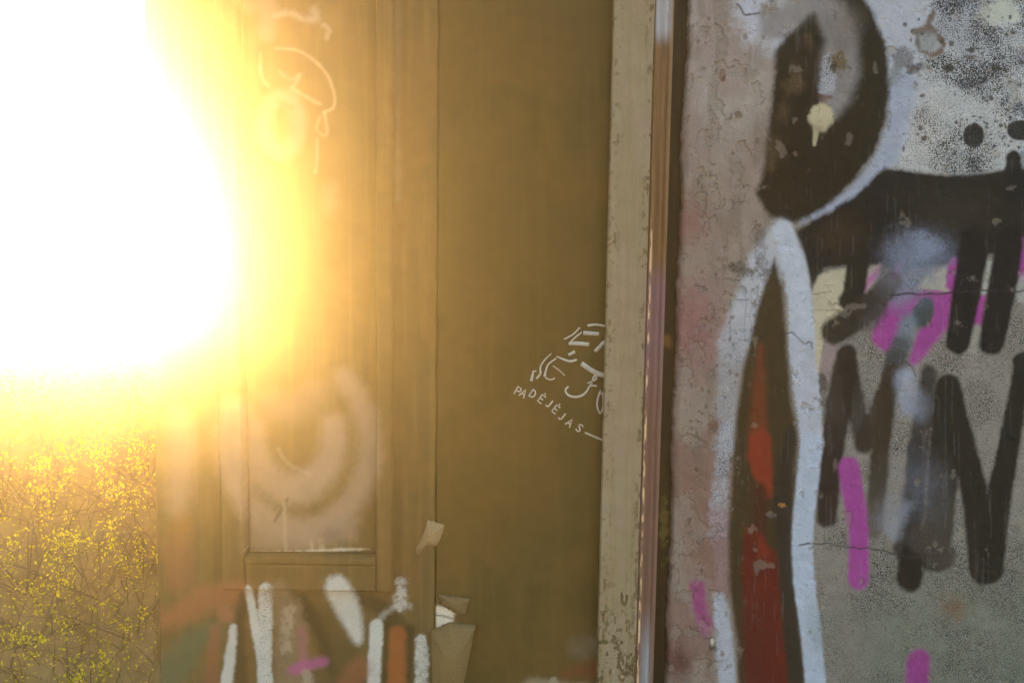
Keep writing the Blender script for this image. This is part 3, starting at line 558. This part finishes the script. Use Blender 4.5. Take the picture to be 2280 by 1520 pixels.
GL = {'P': [[(0, 1), (0, 0), (.5, .05), (.55, .3), (.45, .5), (0, .55)]], 'A': [[(0, 1), (.33, 0), (.66, 1)], [(.14, .66), (.52, .66)]], 'D': [[(0, 0), (0, 1), (.35, .95), (.6, .65), (.6, .35), (.35, .05), (0, 0)]],
      'Ė': [[(.55, 0), (0, 0), (0, 1), (.55, 1)], [(0, .5), (.45, .5)], [(.25, -.34), (.27, -.22)]], 'J': [[(.45, 0), (.45, .8), (.3, 1), (.05, .92)]], 'S': [[(.55, .12), (.3, 0), (.05, .15), (.12, .42), (.45, .58), (.55, .82), (.3, 1), (0, .88)]]}
spots = [('P', 160, 905, 30), ('A', 215, 925, 32), ('D', 315, 935, 34), ('Ė', 410, 990, 36), ('J', 490, 1035, 37), ('Ė', 560, 1100, 38), ('J', 625, 1170, 38), ('A', 705, 1235, 38), ('S', 810, 1295, 36)]
for ch, gx_, gy_, ang in spots:
    a = math.radians(ang); cx, cy = e_(gx_, gy_); hgt, wid = 17.5, 17.5; L = []
    for st in GL[ch]:
        L.append(([(cx + ((u - .3) * wid) * math.cos(a) - ((v - .5) * hgt) * math.sin(a), cy + ((u - .3) * wid) * math.sin(a) + ((v - .5) * hgt) * math.cos(a)) for u, v in st], 3.4))
    V, Q = ribbon(L); link('letter', mesh_np('letter', V, Q), M_ink, emb)

# ================================================================ DOOR POST : cream board, grooved moulding, beads
YP = YW - 0.022
post = empty('door_post', (on_plane(1400, 760, YP).x, YP + 0.02, 0), 'chipped cream wooden post standing between brown wall and plaster wall', 'post')
def paint_post(px, py):
    c = Canvas(px, py, P(134, 120, 93), 0.06); n = fbm(px / 40, py / 160, 101, 4)
    c.over(sstep(0.42, 0.65, n) * 0.6, P(140, 126, 104)); c.over(sstep(0.5, 0.68, fbm(px / 60, py / 90, 103, 4)) * 0.5, P(138, 118, 100)); c.over(0.4 * sstep(0.5, 0.65, fbm(px / 5, py / 150, 105, 3)), P(128, 112, 78))
    low = sstep(1180, 1500, py); xl = px - (1368 - 38 * py / 1520)
    c.over((0.75 * sstep(0.60, 0.72, fbm(px / 9, py / 14, 107, 4) + 0.10 * low - 0.0012 * np.clip(xl, 0, 60))) * low, P(78, 66, 34), 0.5)
    c.over(0.8 * sstep(0.60, 0.70, fbm(px / 8, py / 16, 109, 4) + 0.10 * sstep(600, 1300, py)) * sstep(62, 88, xl), P(86, 70, 40), 0.4)
    c.over(0.7 * sstep(0.64, 0.72, fbm(px / 7, py / 11, 111, 3)) * (1 - sstep(0, 40, xl)), P(100, 84, 52), 0.3)
    c.stroke([(1384, 1320), (1386, 1340), (1392, 1346), (1396, 1325)], 4, P(70, 58, 30), 2, 0.9, 2); c.blob((1384, 1508), (9, 10), P(96, 70, 34), 0.4, 0.9, 0.8); c.blob((1385, 1505), (5, 5), P(150, 138, 110), 0.4, 0.9, 0.5)
    for y_ in (1400, 1362, 1290, 300, 520): c.stroke([(1362 + 0.03 * (760 - y_), y_), (1362 + 0.03 * (760 - y_), y_ + 22)], 5, P(82, 66, 38), 2.5, 0.7, 4)
    c.k = np.clip(c.k + 0.12 * low, 0, 1); return c
def post_edge(z): return 0.0012 * (fbm(z * 40, z * 0 + 2, 113, 3) - 0.5)
PX0, PX1 = on_plane(1349, 760, YP).x, on_plane(1436, 760, YP).x
zt3, zb3 = on_plane(1400, -30, YP).z, on_plane(1400, 1550, YP).z
ZP = np.concatenate([span(0, zb3, 0.04)[:-1], span(zb3, zt3, YW * 2.4 / F), span(zt3, ZTOP, 0.04)[1:]])
slab('post_board', M_post, post, span(PX0, PX1, YW * 1.8 / F), ZP, YP, 0.026, paint_post, lambda X, Z: 0.0010 * (fbm(X * 60, Z * 12, 115, 3) - 0.5).ravel(), post_edge, 0.0025)
# moulding : extruded profile with hollows and beads
def paint_mould(px, py):
    u = px - (1465 - 0.0309 * py)      # photo pixels from the board
    c = Canvas(px, py, P(112, 84, 54), 0.05)
    c.over(0.7 * sstep(0.45, 0.65, fbm(px / 5, py / 200, 121, 3)), P(126, 98, 66)); c.over((1 - sstep(60, 110, py)) * (1 - sstep(10, 24, np.abs(u - 14))), P(158, 156, 158))
    lil = sstep(570, 640, py); c.over(lil * (1 - sstep(760, 980, py)) * 0.9, P(120, 92, 94)); c.over(sstep(760, 980, py) * 0.6, P(112, 84, 80)); c.over(sstep(1330, 1480, py) * (1 - sstep(3, 16, np.abs(u - 18))) * 0.8, P(150, 152, 156))
    c.over((1 - sstep(1.0, 4, np.abs(u - 2))) * sstep(430, 560, py) * sstep(0.42, 0.55, fbm(px / 4, py / 18, 123, 3)), P(206, 176, 134))
    return c
YM = YW - 0.011; MX0, MX1 = PX1 + 0.0008, on_plane(1478, 760, YM).x
prof_x = span(MX0, MX1, YW * 1.0 / F)
def mould_relief(X, Z):
    u = (X - MX0) / (MX1 - MX0)
    y = 0.004 * np.exp(-((u - 0.04) / 0.05) ** 2) + 0.005 * (u > 0.12) * (u < 0.5) * np.sin(np.clip((u - 0.12) / 0.38, 0, 1) * math.pi) - 0.0022 * np.exp(-((u - 0.60) / 0.06) ** 2) + 0.004 * np.exp(-((u - 0.74) / 0.05) ** 2) - 0.0015 * np.exp(-((u - 0.88) / 0.06) ** 2)
    return (y + 0.0004 * (fbm(X * 200, Z * 20, 125, 2) - 0.5)).ravel()
slab('moulding', M_post, post, prof_x, np.concatenate([span(0, zb3, 0.04)[:-1], span(zb3, zt3, YW * 5 / F), span(zt3, ZTOP, 0.04)[1:]]), YM, 0.03, paint_mould, mould_relief, None, 0.001)
# back strip between moulding and plaster, coloured dark for the shade in the gap
def paint_gap(px, py):
    c = Canvas(px, py, P(46, 36, 19), 0.1); c.over(0.5 * sstep(0.45, 0.65, fbm(px / 6, py / 180, 131, 3)), P(66, 52, 24))
    c.blob((1478, 1170), (12, 60), P(104, 92, 44), 0.5, 0.8, 1.2); c.blob((1484, 760), (12, 16), P(120, 88, 46), 0.6, 0.8, 0.9); return c
GX0, GX1 = MX1 + 0.001, WX0 + 0.03
slab('back_strip', M_post, post, span(GX0, GX1, YW * 2.5 / F), np.concatenate([span(0, zb3, 0.04)[:-1], span(zb3, zt3, YW * 5 / F), span(zt3, ZTOP, 0.04)[1:]]), YW + 0.034, 0.025, paint_gap, lambda X, Z: 0.0012 * (fbm(X * 60, Z * 30, 133, 3) - 0.5).ravel(), None, 0.0005)

# ================================================================ MEADOW beyond the door
def on_terrain(px, py):
    d = ray(px, py); ts = np.linspace(1.6, 9.0, 500); X = d.x * ts; Y = d.y * ts; Z = CAMZ + d.z * ts
    hit = np.nonzero(Z <= gz(X, Y))[0]
    return Vector((X[hit[0]], Y[hit[0]], Z[hit[0]])) if len(hit) else None
def leaf_mat(name, col, tr):
    m, nt, bs = new_mat(name); out = nt.nodes['Material Output']
    d = node(nt, 'ShaderNodeBsdfDiffuse'); t = node(nt, 'ShaderNodeBsdfTranslucent'); mx = nt.nodes.new('ShaderNodeMixShader'); mx.inputs[0].default_value = tr
    gi = node(nt, 'ShaderNodeNewGeometry'); hv = node(nt, 'ShaderNodeHueSaturation'); hv.inputs['Color'].default_value = (*col, 1)
    nt.links.new(math_(nt, 'ADD', math_(nt, 'MULTIPLY', gi.outputs['Random Per Island'], 0.9), 0.55), hv.inputs['Value'])
    for s_ in (d, t): nt.links.new(hv.outputs[0], s_.inputs['Color'])
    nt.links.new(d.outputs[0], mx.inputs[1]); nt.links.new(t.outputs[0], mx.inputs[2]); nt.links.new(mx.outputs[0], out.inputs['Surface']); nt.nodes.remove(bs); return m
M_leaf = leaf_mat('young_yellow_leaf', (0.62, 0.50, 0.03), 0.4); M_bud = leaf_mat('bright_yellow_catkin', (0.75, 0.62, 0.03), 0.4); M_grass = leaf_mat('dry_grass_blade', (0.22, 0.16, 0.05), 0.4)
M_twig = plain('brown_twig_bark', (0.20, 0.125, 0.07), 0.9, 0.4, 80)
def tube(V, Q, a, b, r0, r1):
    a = np.array(a, float); b = np.array(b, float); d = b - a; d /= max(np.linalg.norm(d), 1e-9); s_ = np.cross(d, (0.3, 0.9, 0.1)); s_ /= max(np.linalg.norm(s_), 1e-9); t = np.cross(d, s_); o = len(V)
    for p, r in ((a, r0), (b, r1)):
        for k in range(3):
            an = k * 2.0944; V.append(p + r * (math.cos(an) * s_ + math.sin(an) * t))
    for k in range(3): Q.append((o + k, o + (k + 1) % 3, o + 3 + (k + 1) % 3, o + 3 + k))
def leaves(V, Q, c, n, rad, size, r_):
    for _ in range(n):
        p = np.array(c) + r_.normal(0, rad, 3); u = r_.normal(0, 1, 3); u /= np.linalg.norm(u); v = np.cross(u, r_.normal(0, 1, 3)); v /= max(np.linalg.norm(v), 1e-6); s_ = size * r_.uniform(0.6, 1.3); o = len(V)
        V += [p, p + u * s_ * .5 + v * s_ * .28, p + u * s_, p + u * s_ * .5 - v * s_ * .28]; Q.append((o, o + 1, o + 2, o + 3))
def shrub(x, y, h, spread, ntw, ncl, seed, label, size=0.016, ntuft=18):
    r_ = np.random.default_rng(seed); z0 = float(gz(x, y)); root = empty('shrub', (x, y, z0), label, 'shrub', 'budding shrubs in the meadow')
    VB, QB, VL, QL, VC, QC = [], [], [], [], [], []; base = np.array((x, y, z0 - 0.02))
    for k in range(ntw):
        a = r_.uniform(0, 6.283); q = spread * r_.uniform(.4, 1.5); tip = base + np.array((math.cos(a) * q, math.sin(a) * q, h * r_.uniform(.15, .9))); mid = base * .6 + tip * .4 + r_.normal(0, .05, 3) + np.array((0, 0, h * .22))
        if (tip[1] < 2.06 and tip[0] > -1.08) or (mid[1] < 2.06 and mid[0] > -1.08): continue
        tube(VB, QB, base, mid, .0028, .0018); tube(VB, QB, mid, tip, .0018, .0007)
        for _ in range(max(1, ncl // ntw)):
            t = r_.uniform(.25, 1.0); p = (base * (1 - 2 * t) + mid * 2 * t) if t < .5 else mid * (2 - 2 * t) + tip * (2 * t - 1)
            side = p + r_.normal(0, .045, 3); tube(VB, QB, p, side, .0010, .0006); leaves(VL, QL, side, r_.integers(5, 12), .011, size, r_)
    blocked = lambda p: p[1] < 2.04 and p[0] > -1.02      # where the door stands
    for k in range(ntuft):
        a = r_.uniform(0, 6.283); q = 1.35 * spread * math.sqrt(r_.uniform()); top = base + np.array((math.cos(a) * q, math.sin(a) * q, 0.02 + h * r_.uniform(.35, 1.0) * (1 - .4 * q / spread)))
        if blocked(top): continue
        tube(VB, QB, base + (top - base) * .4 + r_.normal(0, .03, 3), top, .0014, .0008); rad = r_.uniform(.007, .016); leaves(VC, QC, top, int(r_.integers(16, 40)), rad, .0095, r_); leaves(VC, QC, top - np.array((0, 0, .03)), 8, rad, .009, r_)
    if VC: cf = link('yellow_buds', mesh_np('yellow_buds', np.array(VC), np.array(QC)), M_bud, root); cf['kind'] = 'stuff'
    link('twigs', mesh_np('twigs', V=np.array(VB), Q=np.array(QB)), M_twig, root); lf = link('leaves', mesh_np('leaves', np.array(VL), np.array(QL)), M_leaf, root); lf['kind'] = 'stuff'
SH = [(295, 1440, .34, 'low shrub nearest the door foot, thick with yellow buds'), (150, 1530, .30, 'dense yellow budded shrub at the bottom of the opening'), (20, 1500, .36, 'low yellow green shrub at the bottom left corner'),
      (330, 1290, .50, 'yellow budded shrub touching the door edge halfway down the meadow'), (225, 1340, .55, 'tallest budding shrub in the middle of the meadow, topped by a bright yellow tuft'), (60, 1320, .55, 'sparse yellow shrub left of the middle tall one'),
      (10, 1160, .62, 'bushy yellow shrub against the left margin'), (330, 1080, .5, 'faint far shrub beside the door, below the sun'), (200, 960, .40, 'small far shrub on the crest of the bank, nearly lost in the glare'), (250, 1140, .40, 'loose tufted shrub high on the bank, left of the door edge'), (90, 1430, .36, 'matted yellow shrub low on the bank, left of centre'), (120, 1170, .46, 'thin bare shrub with few yellow tufts behind the sparse one')]
for k, (px, py, h, lb) in enumerate(SH):
    p = on_terrain(px, py); shrub(p.x, p.y, h * .62, .22, 10, 48 if k < 3 else 30, 500 + k, lb, 0.012)
# low ground cover : tiny yellow leaves and dry grass, one mass each
def scatter_px(n, r_, x0=-500, x1=520, y0=860, y1=1900):
    out = []
    for _ in range(n):
        X = r_.uniform(-3.0, -0.7); Y = 1.3 + 2.2 * r_.uniform() ** 1.5
        if Y > 2.18 or X < -0.98: out.append((X, Y))
    return out
r_ = np.random.default_rng(77); VL, QL = [], []
for x, y in scatter_px(26000, r_):
    leaves(VL, QL, (x, y, float(gz(x, y)) + r_.uniform(.01, .12)), r_.integers(1, 4), .010, .0095, r_)
tag(link('ground_cover', mesh_np('ground_cover', np.array(VL), np.array(QL)), M_leaf), 'tiny yellow green leaves carpeting the meadow floor', 'ground cover', kind='stuff')
VG, QG = [], []
for x, y in scatter_px(15000, r_):
    z = float(gz(x, y)); a = r_.uniform(0, 6.283); h = r_.uniform(.05, .2); w = .0018; b = r_.normal(0, h * .55, 2); o = len(VG); dx, dy = math.cos(a) * w, math.sin(a) * w
    mx_, my_ = x + b[0] * .42, y + b[1] * .42; VG += [(x - dx, y - dy, z), (x + dx, y + dy, z), (mx_ + dx * .7, my_ + dy * .7, z + h * .6), (mx_ - dx * .7, my_ - dy * .7, z + h * .6), (x + b[0] + dx * .1, y + b[1], z + h), (x + b[0] - dx * .1, y + b[1], z + h)]; QG += [(o, o + 1, o + 2, o + 3), (o + 3, o + 2, o + 4, o + 5)]
tag(link('dry_grass', mesh_np('dry_grass', np.array(VG), np.array(QG)), M_grass), 'thin dry grass blades across the meadow', 'grass', kind='stuff')
